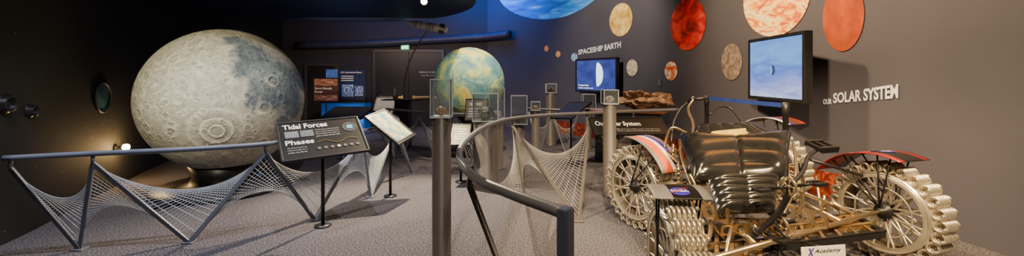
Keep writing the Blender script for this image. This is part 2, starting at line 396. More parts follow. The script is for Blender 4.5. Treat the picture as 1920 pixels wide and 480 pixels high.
# ------------------------------------------------------------ TVs
def tv(L,R,z0,z1,label,mat,wallpt,extras):
    L=V(L[0],L[1],0);R=V(R[0],R[1],0); u=(R-L).normalized(); w=(R-L).length; n=u.cross(Z1).normalized()
    e=thing('wall_television',label,'television',(L+R)/2+V(0,0,z0))
    o=V(L.x,L.y,z0); h=z1-z0
    mb=MB().box(o,u,Z1,n,(0,w),(0,h),(-.09,0)); mb.box(o,u,Z1,n,(w*.2,w*.8),(h*.15,h*.85),(-.15,-.09)); mb.obj('housing',M['black'],e,bevel=.006)
    s=.045
    uvq=[(0,0),(1,0),(1,1),(0,1)]
    MB().add([o+u*s+Z1*s+n*.003,o+u*(w-s)+Z1*s+n*.003,o+u*(w-s)+Z1*(h-s)+n*.003,o+u*s+Z1*(h-s)+n*.003],[(0,1,2,3)]).obj('screen',mat,e,uv=uvq)
    mb=MB()
    for (a,b,c,d) in((0,w,0,s*.8),(0,w,h-s*.8,h),(0,s*.8,s*.8,h-s*.8),(w-s*.8,w,s*.8,h-s*.8)): mb.box(o,u,Z1,n,(a,b),(c,d),(0,.012))
    mb.obj('bezel',M['black'],e,bevel=.003)
    c=o+u*w/2+Z1*h/2-n*.14
    for dz in(-.12,.12): MB().cyl(c+V(0,0,dz),V(wallpt.x,wallpt.y,c.z+dz),.02,n=10).obj('wall_mount',M['dark'],e)
    extras(o,u,n,w,h,e)
def screenmat1():
    m,nt,b=newmat('screen_nebula'); tc=nt.nodes.new('ShaderNodeTexCoord')
    mp=nt.nodes.new('ShaderNodeMapping'); mp.inputs['Scale'].default_value=(1.0,2.6,1); mp.inputs['Rotation'].default_value=(0,0,.35); nt.links.new(tc.outputs['UV'],mp.inputs[0])
    n=nd(nt,'ShaderNodeTexNoise',Scale=1.6,Detail=5.0,Distortion=.8); nt.links.new(mp.outputs[0],n.inputs['Vector'])
    sx=nt.nodes.new('ShaderNodeSeparateXYZ'); nt.links.new(tc.outputs['UV'],sx.inputs[0])
    f=math_(nt,'ADD',math_(nt,'MULTIPLY',sx.outputs['Y'],.45),math_(nt,'MULTIPLY',n.outputs[0],.6))
    c=ramp(nt,f,[(.22,(.6,.66,.9)),(.36,(.3,.35,.8)),(.5,(.08,.2,.68)),(.62,(.15,.4,.85)),(.8,(.1,.28,.78))])
    nt.links.new(c,b.inputs['Emission Color']); b.inputs['Emission Strength'].default_value=1.4; b.inputs['Base Color'].default_value=(.02,.02,.02,1); b.inputs['Roughness'].default_value=.2; return m
def screenmat2():
    m,nt,b=newmat('screen_planet'); tc=nt.nodes.new('ShaderNodeTexCoord')
    n=nd(nt,'ShaderNodeTexNoise',Scale=3.0,Detail=4.0); nt.links.new(tc.outputs['UV'],n.inputs['Vector'])
    c=ramp(nt,n.outputs[0],[(.3,(.02,.03,.2)),(.7,(.06,.1,.45))])
    nt.links.new(c,b.inputs['Emission Color']); b.inputs['Emission Strength'].default_value=1.1; b.inputs['Base Color'].default_value=(.02,.02,.02,1); b.inputs['Roughness'].default_value=.2; return m
glow=nmat('screen_white',(.7,.85,1),.4,es=1.6,ecol=(.6,.78,1)); dk=nmat('screen_moon_dark',(.02,.05,.2),.4,es=.35,ecol=(.04,.09,.3))
def disc(mb,c,u,v,ru,rv,a0=0,a1=2*math.pi,m=0):
    n=32; mb.add([c]+[c+u*math.cos(a0+(a1-a0)*i/n)*ru+v*math.sin(a0+(a1-a0)*i/n)*rv for i in range(n+1)],[(0,i+1,i+2) for i in range(n)],m)
def ex1(o,u,n,w,h,e):
    mb=MB(); disc(mb,o+u*w*.49+Z1*h*.47+n*.006,u,Z1,.055,.065); mb.obj('screen_picture',dk,e)
    mb=MB(); disc(mb,o+u*w*.485+Z1*h*.47+n*.008,u,Z1,.05,.062,math.pi*.6,math.pi*1.4); mb.obj('screen_picture',nmat('screen_moon_lit',(.2,.4,.7),.4,es=.5,ecol=(.2,.35,.65)),e)
def ex2(o,u,n,w,h,e):
    c=o+u*w*.55+Z1*h*.52+n*.006; mb=MB(); K=24; vs=[]
    for i in range(K+1):
        a=-math.pi/2+math.pi*i/K; vs.append(c+u*math.cos(a)*.19+Z1*math.sin(a)*.28); vs.append(c-u*(math.cos(a)*.03)+Z1*math.sin(a)*.28)
    mb.add(vs,[(2*i,2*i+2,2*i+3,2*i+1) for i in range(K)]); mb.obj('screen_picture',glow,e)
    tm=nmat('screen_text',(1,1,1),.4,es=1.5,ecol=(1,1,1))
    put_text("Tonight's Sky",o+u*.1+Z1*.13,u,Z1,n,.36,.05,tm,e,off=.006)
    put_text("The Moon and Earth in orbit",o+u*.1+Z1*.08,u,Z1,n,.5,.03,tm,e,off=.006)
tv((3.5,5.95),(3.42,4.7),1.19,2.05,'black framed flat television showing blue nebula with small dark moon',screenmat1(),WR.at(WR.hit(1475))[0],ex1)
tv((1.58,10.0),(2.32,8.9),1.15,1.95,'black framed flat television showing bright crescent planet on blue',screenmat2(),WR.at(WR.hit(1120))[0],ex2)
# ------------------------------------------------------------ moon
MC=V(-3.9,5.5,1.2); MR=.95
tow=(V(0,0,1.5)-MC).normalized()
rgt=V(0,0,1).cross(tow).normalized(); upv=tow.cross(rgt)
def sp(dx,dy): return (rgt*dx+upv*dy+tow*math.sqrt(max(0,1-dx*dx-dy*dy)))
def moonmat():
    m,nt,b=newmat('moon_surface'); tc=nt.nodes.new('ShaderNodeTexCoord')
    co=vmath(nt,'SCALE',tc.outputs['Object'],1/MR)
    nz=nd(nt,'ShaderNodeTexNoise',Scale=3.0,Detail=7.0,Roughness=.68); nt.links.new(co,nz.inputs['Vector'])
    dn=vmath(nt,'SCALE',vmath(nt,'SUBTRACT',nz.outputs['Color'],(.5,.5,.5)),.6)
    cd=vmath(nt,'ADD',co,dn)
    mare=None
    for dx,dy,r in((.3,.6,.24),(.45,.42,.3),(.7,.22,.28),(.38,.14,.2),(.78,-.1,.26),(.55,-.02,.2),(.88,.3,.25),(.12,.78,.16),(.2,.4,.17),(.66,-.32,.14),(.3,-.05,.1)):
        ds=vmath(nt,'DISTANCE',cd,sp(dx,dy),1)
        k=nt.nodes.new('ShaderNodeMapRange'); k.inputs[1].default_value=r*1.3; k.inputs[2].default_value=r*.6; nt.links.new(ds,k.inputs[0])
        mare=k.outputs[0] if mare is None else math_(nt,'MAXIMUM',mare,k.outputs[0])
    n2=nd(nt,'ShaderNodeTexNoise',Scale=14.0,Detail=8.0,Roughness=.72); nt.links.new(co,n2.inputs['Vector'])
    hi=ramp(nt,n2.outputs[0],[(.3,(.3,.3,.245)),(.52,(.47,.455,.36)),(.72,(.72,.68,.53))])
    lo=ramp(nt,n2.outputs[0],[(.3,(.07,.09,.11)),(.7,(.2,.24,.24))])
    col=mixc(nt,mare,hi,lo); hs=None
    for sc,rr,am,th in((3.2,.28,.9,0),(6.5,.33,.9,1),(14,.36,.8,2),(30,.38,.6,3)):
        off=vmath(nt,'ADD',vmath(nt,'ADD',co,vmath(nt,'SCALE',dn,.08)),(th*1.7,th*.9,th*2.3))
        v=nd(nt,'ShaderNodeTexVoronoi',Scale=float(sc)); v.inputs['Randomness'].default_value=1; nt.links.new(off,v.inputs['Vector'])
        h=ramp(nt,v.outputs['Distance'],[(0,.38),(rr*.6,.33),(rr*.86,.85),(rr,.7),(rr*1.3,.5)])
        col=mixc(nt,.45*am,col,h,'OVERLAY')
        hh=math_(nt,'MULTIPLY',h,am/ (sc**.5)); hs=hh if hs is None else math_(nt,'ADD',hs,hh)
    ty=vmath(nt,'DISTANCE',vmath(nt,'ADD',co,vmath(nt,'SCALE',dn,.12)),sp(-.1,-.4),1)
    tr=ramp(nt,ty,[(0,.5),(.05,.42),(.08,.8),(.1,.32),(.14,.6),(.17,.82),(.19,.38),(.25,.55),(.29,.7),(.33,.5)])
    col=mixc(nt,.85,col,tr,'OVERLAY')
    hs=math_(nt,'ADD',hs,math_(nt,'MULTIPLY',tr,.7))
    nt.links.new(col,b.inputs['Base Color']); b.inputs['Roughness'].default_value=.85; b.inputs['Specular IOR Level'].default_value=.2
    bp=nd(nt,'ShaderNodeBump',Strength=.8,Distance=.035); nt.links.new(hs,bp.inputs['Height']); nt.links.new(bp.outputs[0],b.inputs['Normal']); return m
def ball(R,name,mat,parent,c,n=96,k=48):
    mb=MB(); prof=[(R*math.sin(math.pi*i/k),-R*math.cos(math.pi*i/k)) for i in range(k+1)]
    mb.lathe(c,prof,V(0,0,1),n); return mb.obj(name,mat,parent,origin=c)
e=thing('moon_globe','huge grey cratered moon globe on dark stand','globe',V(MC.x,MC.y,0))
ball(MR,'globe',moonmat(),e,MC)
B=V(MC.x,MC.y,0)
MB().lathe(B,[(0,0),(.8,0),(.82,.03),(.8,.06),(.55,.07),(.42,.1),(.36,.2),(.42,.34),(.38,.34),(.3,.28),(0,.25)],n=48).obj('stand',M['dark'],e)
for a in range(3):
    q=a*2.1+.4; MB().sweep([B+V(math.cos(q)*.25,math.sin(q)*.25,.07),B+V(math.cos(q)*.6,math.sin(q)*.6,.06),B+V(math.cos(q)*1.0,math.sin(q)*1.0,.03)],[.05,.045,.03],8).obj('foot',M['dark'],e)
# ------------------------------------------------------------ earth globe
EC=P(880,155,8.0); ER=.70
def earthmat():
    m,nt,b=newmat('earth_relief'); tc=nt.nodes.new('ShaderNodeTexCoord')
    n=nd(nt,'ShaderNodeTexNoise',Scale=2.3,Detail=9.0,Roughness=.64,Distortion=.6); nt.links.new(vmath(nt,'ADD',tc.outputs['Object'],(5.2,3.1,8.4)),n.inputs['Vector'])
    c=ramp(nt,n.outputs[0],[(.3,(.06,.2,.34)),(.42,(.14,.34,.42)),(.49,(.28,.5,.42)),(.54,(.52,.66,.3)),(.6,(.88,.76,.24)),(.7,(.88,.42,.1))])
    nt.links.new(c,b.inputs['Base Color']); b.inputs['Roughness'].default_value=.6
    bp=nd(nt,'ShaderNodeBump',Strength=.8,Distance=.08); nt.links.new(n.outputs[0],bp.inputs['Height']); nt.links.new(bp.outputs[0],b.inputs['Normal']); return m
e=thing('earth_globe','large relief earth globe in blue green and yellow on dark stand','globe',V(EC.x,EC.y,0))
ball(ER,'globe',earthmat(),e,EC,72,36)
MB().lathe(V(EC.x,EC.y,0),[(0,0),(.5,0),(.5,.05),(.12,.08),(.1,.55),(.25,EC.z-ER+.04),(.2,EC.z-ER+.05),(0,EC.z-ER)],n=32).obj('stand',M['dark'],e)
# ------------------------------------------------------------ railings
def railing(label,rail,rr,zs,tops,feet,mat,matb,webn=30,webs=None,inv=(),cr_=.0021,strm=None):
    e=thing('railing',label,'railing',V(feet[0].x,feet[0].y,0),'cord strung railings')
    MB().sweep(rail,rr,14).obj('handrail',mat,e)
    seq=[]
    for i in range(len(tops)):
        seq.append(tops[i]); 
        if i<len(feet): seq.append(feet[i])
    for a,b in zip(seq,seq[1:]):
        mb=MB(); dv=(b-a).normalized(); sd=dv.cross(V(0,1,0.01)).normalized(); n2=dv.cross(sd)
        L=(b-a).length
        mb.box(a,dv,sd,n2,(0,L-.01),(-.018,.018),(-.01,.01)); mb.obj('support_bar',matb,e,bevel=.003)
    for f in feet:
        MB().box(V(f.x,f.y,0),X1,V(0,1,0),Z1,(-.05,.05),(-.04,.04),(0,.012)).obj('foot_plate',matb,e,bevel=.003)
    for tp in tops:
        MB().cyl(tp-V(0,0,.01),tp+V(0,0,.08),.014,n=8).obj('bracket',matb,e)
    mb=MB()
    for i,f in enumerate(feet):
        if i+1>=len(tops) or (webs and i not in webs): continue
        a,b=tops[i],tops[i+1]
        for k in range(webn):
            t=(k+.3)/webn
            mb.sweep([a.lerp(f,t*.98),f.lerp(b,min(1,t**.5))],cr_,4,cap=False)
    for i in inv:   # fans below an apex, between two feet
        t_=tops[i]; f0,f1=feet[i-1],feet[i]
        for k in range(22):
            t=(k+.5)/22
            mb.sweep([f0.lerp(t_,.04+.94*t),t_.lerp(f1,.06+.9*t)],cr_*.85,4,cap=False)
    o=mb.obj('cord_netting',strm or M['string'],e); o['label']='pale taut cords strung in curved fans'; o['kind']='stuff'
    return e
def r3(l,z=.85): return [V(x,y,z) for x,y in l]
rail=cat_rom(r3([(-4.08,3.23),(-3.57,3.43),(-2.93,3.63),(-2.4,3.92),(-2.0,4.5),(-1.72,5.2),(-1.7,6),(-2.1,7),(-2.8,7.8)]),8)
railing('grey tube handrail with slanted bars and white cord netting beside moon',rail,.023,.85,
  r3([(-4.05,3.25),(-3.57,3.43),(-2.4,3.92),(-1.83,4.9),(-1.68,5.8),(-1.95,6.75),(-2.7,7.7)],.77),
  [V(*FL(150,468)),V(*FL(355,455)),V(*FL(590,412)),V(*FL(695,370)),V(-1.55,6.25,0),V(-2.1,7.3,0)],M['rail'],M['bar'],inv=(1,2,3))
# central rail
zc=.97
cr=cat_rom(r3([(2.75,6.6),(1.9,6.3),(1.1,5.93),(.45,5.6),(0,5.15),(-.25,4.5),(-.36,3.7),(-.38,2.97),(-.3,2.45),(-.17,2.08),(-.01,1.84),(.1,1.7),(.165,1.62)],zc),8)
cr+= [V(.19,1.585,zc),V(.215,1.55,zc)]
strd=nmat('grey_cord',(.42,.4,.38),.6,0,.1)
e=railing('thick grey curving handrail with slanted bars and cord netting',cr,.025,zc,
  r3([(1.9,6.3),(1.15,5.95),(0,5.15),(-.235,2.25)],zc-.08)+[V(.18,1.66,.3)],
  [V(1.6,5.7,0),V(*FL(1085,415)),V(*FL(985,372)),V(0,2.73,0)],M['railwarm'],M['ped'],webs=[0,1,2,3],inv=(2,),strm=strd)
MB().box(V(.207,1.56,0),V(.75,-.66,0),V(.66,.75,0),Z1,(-.024,.024),(-.03,.03),(0,zc+.027)).obj('end_post',M['post'],e,bevel=.008)
MB().box(V(.207,1.56,0),X1,V(0,1,0),Z1,(-.06,.06),(-.06,.06),(0,.012)).obj('foot_plate',M['post'],e,bevel=.003)
# far rails
railing('low grey handrail with cord netting beside earth globe',cat_rom(r3([(-2.6,8.3),(-1.9,7.7),(-1.2,7.2),(-.45,7.0)],.85),6),.022,.85,
  r3([(-2.5,8.2),(-1.75,7.6),(-1.0,7.13),(-.5,7.02)],.78),[V(-2.1,7.75,0),V(-1.35,7.2,0),V(-.72,6.85,0)],M['rail'],M['bar'],webn=14)
railing('grey handrail with cord netting before flame mural wall',cat_rom(r3([(.3,8.5),(.7,8.15),(1.1,8.0),(1.4,7.95)],.85),6),.022,.85,
  r3([(.35,8.45),(.8,8.1),(1.3,7.96)],.78),[V(.55,8.0,0),V(1.05,7.8,0)],M['railwarm'],M['bar'],webn=14,strm=strd)
# ------------------------------------------------------------ pedestals
def pedestal(px,py_top,d,dia,cw,ch,label,rock=None,rlabel=''):
    c=P(px,py_top,d); z=c.z
    e=thing('display_pedestal',label,'pedestal',V(c.x,c.y,0),'cylindrical display pedestals')
    MB().lathe(V(c.x,c.y,0),[(0,0),(dia/2+.01,0),(dia/2+.01,.01),(dia/2,.015),(dia/2,z-.004),(dia/2-.004,z),(0,z)],n=32).obj('post',M['ped'],e)
    w=cw/2; b=V(c.x,c.y,z)
    MB().box(b,X1,V(0,1,0),Z1,(-w-.004,w+.004),(-w-.004,w+.004),(0,.012)).obj('base_plate',M['edge'],e)
    mb=MB(); t=.005
    mb.box(b,X1,V(0,1,0),Z1,(-w,w),(-w,-w+t),(.012,ch)); mb.box(b,X1,V(0,1,0),Z1,(-w,w),(w-t,w),(.012,ch))
    mb.box(b,X1,V(0,1,0),Z1,(-w,-w+t),(-w+t,w-t),(.012,ch)); mb.box(b,X1,V(0,1,0),Z1,(w-t,w),(-w+t,w-t),(.012,ch)); mb.box(b,X1,V(0,1,0),Z1,(-w,w),(-w,w),(ch,ch+t))
    mb.obj('acrylic_cover',M['glass'],e)
    mb=MB(); k=.0012+.0005*d
    for sx in(-1,1):
        for sy in(-1,1): mb.box(b+V(sx*w,sy*w,0),X1,V(0,1,0),Z1,(-k,k),(-k,k),(.012,ch))
    for sy in(-1,1): mb.box(b+V(0,sy*w,ch),X1,V(0,1,0),Z1,(-w,w),(-k,k),(-k,.004))
    for sx in(-1,1): mb.box(b+V(sx*w,0,ch),X1,V(0,1,0),Z1,(-k,k),(-w,w),(-k,.004))
    mb.obj('cover_edge',M['edge'],e)
    if rock:
        s=min(w*.62,ch*.35); mb=MB().rock((0,0,0),s,s*.8,s*.75,px*.01); mz=min(v.z for v in mb.v); off=V(b.x,b.y,b.z+.013-mz)
        for v in mb.v: v+=off
        tag(mb.obj('meteorite',M[rock],origin=b+V(0,0,.013)),rlabel,'rock','rock samples in acrylic cases')
pedestal(828,220,3.2,.15,.15,.30,'tall slim grey cylindrical pedestal with tall acrylic cover','rock','small dark brown meteorite in tall acrylic case')
pedestal(911,226,5.9,.36,.36,.40,'wide grey cylindrical pedestal with square acrylic cover','greyrock','pale grey rock sample in square acrylic case')
pedestal(932,222,6.6,.2,.24,.5,'slim grey pedestal with tall acrylic cover behind wide one','greyrock','grey rock sample in tall acrylic case')
pedestal(973,232,5.7,.16,.22,.40,'slim grey pedestal with tall narrow acrylic cover','rock','small brown rock in narrow acrylic case')
pedestal(1004,207,7.4,.15,.16,.16,'narrow grey cylindrical pedestal with tiny acrylic cover','rock','small dark rock in tiny acrylic case')
pedestal(1033,174,8.9,.24,.22,.2,'tall grey cylindrical pedestal with small acrylic cover','rock','small dark metallic rock in acrylic case')
pedestal(1143,195,5.1,.165,.18,.18,'tall brownish cylindrical pedestal with small acrylic cover','greyrock','small pale rock in small acrylic case')
pedestal(1103,203,8.5,.14,.26,.3,'slim pedestal with clear acrylic cover before slate wall','rock','dark rock in clear acrylic case')
# ------------------------------------------------------------ panels
def board(name,label,cat,bl,br,tr,tl,facemat,group=None,thick=.02,legs=1,legmat=None,frame=True,zleg=0):
    u=((br-bl)+(tr-tl)).normalized(); v=((tl-bl)+(tr-br)); v=(v-u*v.dot(u)).normalized(); n=u.cross(v)
    w=((br-bl).length+(tr-tl).length)/2; h=((tl-bl).length+(tr-br).length)/2
    c=(bl+br+tr+tl)/4; o=c-u*w/2-v*h/2
    e=thing(name,label,cat,V(c.x,c.y,zleg),group)
    MB().box(o,u,v,n,(0,w),(0,h),(-thick,0)).obj('board',facemat,e,bevel=.003)
    if frame:
        mb=MB(); s=.018
        for (a,b,c_,d) in((-s,w+s,-s,0),(-s,w+s,h,h+s),(-s,0,0,h),(w,w+s,0,h)): mb.box(o,u,v,n,(a,b),(c_,d),(-thick-.006,.006))
        mb.obj('frame',M['dark'],e,bevel=.003)
    for k in range(legs):
        q=o+u*w*((k+1)/(legs+1))+v*h*.5-n*(thick+.004)
        mb=MB().cyl(V(q.x,q.y,zleg),q,.018,n=10); mb.lathe(V(q.x,q.y,zleg),[(0,0),(.08,0),(.08,.012),(0,.014)],n=20); mb.obj('leg',legmat or M['dark'],e)
    return e,o,u,v,n,w,h
def quad(o,u,v,n,x0,x1,y0,y1,mat,e,name='picture',off=.003):
    uv=[(0,0),(1,0),(1,1),(0,1)]
    MB().add([o+u*x0+v*y0+n*off,o+u*x1+v*y0+n*off,o+u*x1+v*y1+n*off,o+u*x0+v*y1+n*off],[(0,1,2,3)]).obj(name,mat,e,uv=uv)
e,o,u,v,n,w,h=board('information_panel','black slanted information panel reading Tidal Forces and Phases on railing','sign',P(541,302,3.68),P(692,277,4.12),P(665,222,4.42),P(511,232,3.98),M['panel'],'information panels')
put_text('Tidal Forces',o+u*.05*w+v*h*.8,u,v,n,w*.54,h*.14,None,e,bold=.025)
put_text('Phases',o+u*.05*w+v*h*.36,u,v,n,w*.33,h*.13,None,e,bold=.025)
for i in range(4): put_text(['The Moon pulls on the Earth and the','oceans, raising the tides twice a day.','The side facing the Moon bulges out','and so does the far side.'][i],o+u*.42*w+v*h*(.70-.06*i),u,v,n,w*.3,h*.035,M['textg'],e,bold=0)
for i in range(3): put_text(['The Moon shines by','reflected light as it','orbits the Earth.'][i],o+u*.06*w+v*h*(.26-.06*i),u,v,n,w*.22,h*.035,M['textg'],e,bold=0)
quad(o,u,v,n,w*.06,w*.22,h*.56,h*.74,rmat('tide_photo',[(.3,(.03,.035,.045)),(.7,(.3,.34,.38))],9,coord='UV'),e); quad(o,u,v,n,w*.24,w*.40,h*.56,h*.74,rmat('tide_photo_b',[(.3,(.02,.025,.03)),(.7,(.2,.23,.28))],7,coord='UV'),e)
mb=MB(); disc(mb,o+u*w*.87+v*h*.72+n*.004,u,v,.035,.035); mb.obj('picture',nmat('small_earth',(.1,.35,.6),.5,0,.5,30),e)
for r in(.05,.065): MB().torus(o+u*w*.87+v*h*.72+n*.004,n,r,.0012,40,4).obj('orbit_line',M['textg'],e)
for i in range(7):
    mb=MB(); disc(mb,o+u*w*(.42+.08*i)+v*h*.2+n*.004,u,v,.017,.017); mb.obj('picture',M['white'] if i in(3,) else nmat('phase_moon',(.1+.05*(3-abs(3-i)),.12,.11),.6),e)
MB().sweep([o+u*w*(.42+.5*i/20)+v*h*(.36+.045*math.sin(i/20*math.pi*3))+n*.004 for i in range(21)],.0018,4).obj('orbit_line',M['yellow'],e)
mapm=rmat('map_print',[(.3,(.04,.15,.24)),(.45,(.12,.27,.26)),(.52,(.4,.37,.12)),(.6,(.48,.45,.33)),(.7,(.22,.3,.12))],4,8,coord='UV')
e,o,u,v,n,w,h=board('map_panel','slanted framed map panel with green and yellow printed map','map',P(738,274,4.75),P(766,252,5.15),P(733,206,5.4),P(697,216,5.0),M['panel'],'information panels')
quad(o,u,v,n,w*.05,w*.95,h*.05,h*.95,mapm,e)
dbl=nmat('dark_blue_panel',(.02,.05,.14),.3)
board('reader_board','low slanted dark reader board on post','sign',P(622,219,7.2),P(692,220,7.2),P(684,202,7.7),P(610,202,7.7),dbl,'information panels',legs=2)
e,o,u,v,n,w,h=board('reader_board','small tan printed reader board on post','sign',P(847,270,5.6),P(878,270,5.6),P(881,234,5.9),P(849,234,5.9),rmat('tan_print',[(.3,(.2,.17,.12)),(.7,(.38,.33,.25))],12),'information panels')
for i in range(5): quad(o,u,v,n,w*.12,w*(.85-.1*(i%2)),h*(.75-.13*i),h*(.79-.13*i),M['textg'],e,'text_line')
e,o,u,v,n,w,h=board('reader_board','framed printed board with pale text before earth globe','sign',P(876,224,6.6),P(914,224,6.6),P(912,187,6.8),P(872,187,6.8),nmat('olive_panel',(.1,.1,.09),.4),'information panels')
put_text('SHE',o+u*w*.15+v*h*.7,u,v,n,w*.6,h*.14,None,e)
for i in range(4): quad(o,u,v,n,w*.12,w*.85,h*(.5-.12*i),h*(.54-.12*i),M['textg'],e,'text_line')
board('reader_board','dark blank slanted reader board seen edge on','sign',P(1040,220,6.9),P(1078,220,6.6),P(1100,192,7.1),P(1062,192,7.4),M['panel'],'information panels')
board('reader_board','thin dark reader board near double doors','sign',P(700,212,9.4),P(738,212,9.4),P(740,183,9.7),P(706,183,9.7),dbl,'information panels')
# panels at back-left
c0=P(650,200,10.9); e=thing('cabinet','low glossy blue cabinet below space station panel','cabinet',V(c0.x,c0.y,0))
MB().cube((c0.x,c0.y,.41),(1.15,.5,.82)).obj('body',M['bluecab'],e,bevel=.01)
MB().cube((c0.x,c0.y,.835),(1.2,.55,.03)).obj('top',M['black'],e,bevel=.004)
for k in(-1,1):
    MB().cube((c0.x+k*.285,c0.y-.256,.42),(.54,.012,.7)).obj('cabinet_door',M['bluecab'],e,bevel=.004)
e,o,u,v,n,w,h=board('information_panel','dark panel reading Sierra Nevada Range with orange photos','sign',P(588,190,10.45),P(634,190,10.45),P(634,147,10.45),P(588,147,10.45),nmat('maroon_panel',(.08,.03,.03),.4),'information panels',legs=1)
put_text('Sierra Nevada',o+u*w*.05+v*h*.52,u,v,n,w*.7,h*.1,None,e); put_text('Range',o+u*w*.05+v*h*.36,u,v,n,w*.32,h*.1,None,e)
quad(o,u,v,n,w*.03,w*.97,h*.68,h*.97,rmat('orange_photo',[(.35,(.12,.05,.05)),(.55,(.4,.17,.1)),(.75,(.65,.45,.33))],3,coord='UV'),e)
quad(o,u,v,n,w*.03,w*.97,h*.03,h*.28,rmat('range_photo',[(.35,(.1,.04,.04)),(.55,(.35,.15,.1)),(.75,(.6,.5,.42))],4,coord='UV',offset=(3,2,0)),e)
board('information_panel','tall glossy panel with blue-lit space station photo','sign',P(611,187,10.9),P(633,187,10.9),P(633,130,10.9),P(611,130,10.9),rmat('bluelit_photo',[(.3,(.01,.04,.2)),(.55,(.05,.12,.4)),(.75,(.3,.25,.4))],3,es=.3),'information panels',legs=1,frame=False,zleg=.851)  # blue light on this panel is put into its colour and emission
e,o,u,v,n,w,h=board('information_panel','dark glossy space station panel with photos above blue cabinet','sign',P(636,187,10.8),P(685,187,10.8),P(685,130,10.8),P(636,130,10.8),nmat('iss_panel',(.02,.03,.1),.25),'information panels',legs=2,zleg=.851)
put_text('I.S.S. International Space',o+u*w*.06+v*h*.86,u,v,n,w*.8,h*.07,None,e)
for i in range(3): quad(o,u,v,n,w*.08,w*.55,h*(.76-.07*i),h*(.79-.07*i),M['textg'],e,'text_line')
quad(o,u,v,n,w*.1,w*.55,h*.1,h*.5,rmat('station_photo',[(.35,(.02,.03,.08)),(.5,(.1,.17,.4)),(.65,(.4,.42,.55))],6,coord='UV',es=.15),e)
quad(o,u,v,n,w*.6,w*.92,h*.12,h*.45,rmat('station_photo_b',[(.35,(.02,.03,.08)),(.5,(.12,.18,.4)),(.65,(.5,.42,.45))],5,coord='UV',es=.15,offset=(2,5,0)),e)
# ------------------------------------------------------------ spacecraft model + plinth
SD=8.7; c0=P(756,190,SD); e=thing('display_plinth','dark plinth carrying spacecraft stand','plinth',V(c0.x,c0.y,0))
pz=EYE-(186-HY)/F*SD
MB().cube((c0.x,c0.y,(pz-.02)/2),(.3,.3,pz-.02)).obj('body',M['dark'],e,bevel=.01)
MB().cube((c0.x,c0.y,pz-.01),(.85,.36,.02)).obj('top',M['black'],e,bevel=.004)
pz+=.001
e=thing('spacecraft_model','white and gold spacecraft model on long curved rod','model spacecraft',V(c0.x,c0.y,pz))
A_=P(762,43,SD-.4);B_=P(838,56,SD-.4); ax=(B_-A_).normalized(); k=(B_-A_).length/.68
sc=lambda pr:[(r*k,z*k) for r,z in pr]
MB().lathe(A_,sc([(0,0),(.02,.02),(.045,.09),(.05,.12),(.05,.13)]),ax,20).obj('nose_cone',M['white'],e)
MB().lathe(A_,sc([(.05,.13),(.062,.14),(.062,.3),(.052,.31),(.052,.34),(.07,.36),(.07,.5),(.05,.54),(.03,.56),(.03,.6),(.055,.68),(.05,.68),(.0,.62)]),ax,20).obj('fuselage',M['white'],e)
for z in(.18,.26,.4,.46): MB().torus(A_+ax*z*k,ax,(.064 if z<.3 else .071)*k,.005,20,6).obj('band',M['copper'],e)
for s in(-1,1): 
    MB().box(A_+ax*.6*k,ax,V(0,.5,.86)*s,V(0,.86,-.5),(-.07,.05),(.03,.13),(-.004,.004)).obj('fin',M['grey'],e)
MB().sweep(cat_rom([P(803,56,SD-.4),P(786,80,SD-.35),P(770,110,SD-.25),P(760,145,SD-.1),P(757,180,SD),V(c0.x,c0.y,pz+.012)],6),.014,8).obj('curved_rod',M['railwarm'],e)
b=V(c0.x-.15,c0.y-.08,pz)
e2=thing('rocket_model','small red and white rocket model on plinth','model rocket',b)
MB().lathe(b,[(0,0),(.05,0),(.05,.02),(.022,.03),(.022,.2),(.016,.24),(0,.29)],n=16).obj('body',M['white'],e2)
for q_ in range(3):
    q=q_*2.09; MB().box(b,V(math.cos(q),math.sin(q),0),Z1,V(-math.sin(q),math.cos(q),0),(.02,.06),(.02,.09),(-.003,.003)).obj('fin',M['red'],e2)
# track spotlight on canopy
pos=P(795,3,6.1); top=V(pos.x,pos.y,2.9); aim=V(0,0,1.6)
e=thing('track_spotlight','glowing warm track spotlight under canopy','spotlight',top)
MB().cyl(top,pos,.012,n=8).obj('stem',M['dark'],e)
ax=(aim-pos).normalized()
MB().lathe(pos,[(0,-.08),(.04,-.08),(.055,-.02),(.06,.08),(.052,.08),(.045,.0),(.0,-.01)],ax,20).obj('lamp_shade',M['dark'],e)
MB().lathe(pos+ax*.045,[(0,.012),(.03,.008),(.046,0)],ax,16).obj('bulb',nmat('spot_glow',(1,.75,.4),.4,es=80,ecol=(1,.72,.38)),e)
# ------------------------------------------------------------ solar table + meteorite
tz=EYE-(208-HY)/F*6.95
c0=V(2.05,7.15,0); e=thing('display_table','dark display table carrying large rough meteorite','table',c0)
yaw=-.3
MB().cube((c0.x,c0.y,tz-.02),(1.3,.5,.04),yaw=yaw).obj('top',M['copper'],e,bevel=.005)
MB().cube((c0.x,c0.y,(tz-.04)/2+.02),(1.1,.36,tz-.08),yaw=yaw).obj('body',M['dark'],e,bevel=.01)
MB().cube((c0.x,c0.y,.02),(1.2,.42,.04),yaw=yaw).obj('plinth',M['black'],e)
mb=MB().rock((0,0,0),.36,.2,.14,2.7,sub=4,amp=.8); mz=min(v.z for v in mb.v)
for v in mb.v: v+=V(2.3,7.02,tz-mz+.001)
tag(mb.obj('meteorite',M['rock'],origin=V(2.3,7.02,tz)),'large jagged rust brown iron meteorite on table','rock')
e,o,u,v,n,w,h=board('information_panel','black slanted panel reading Our Solar System','sign',P(1115,250,5.6),P(1250,250,5.9),P(1243,222,6.1),P(1108,222,5.8),M['panel'],'information panels',legs=2)
put_text('Our Solar System',o+u*w*.04+v*h*.42,u,v,n,w*.62,h*.36,None,e,bold=.02)
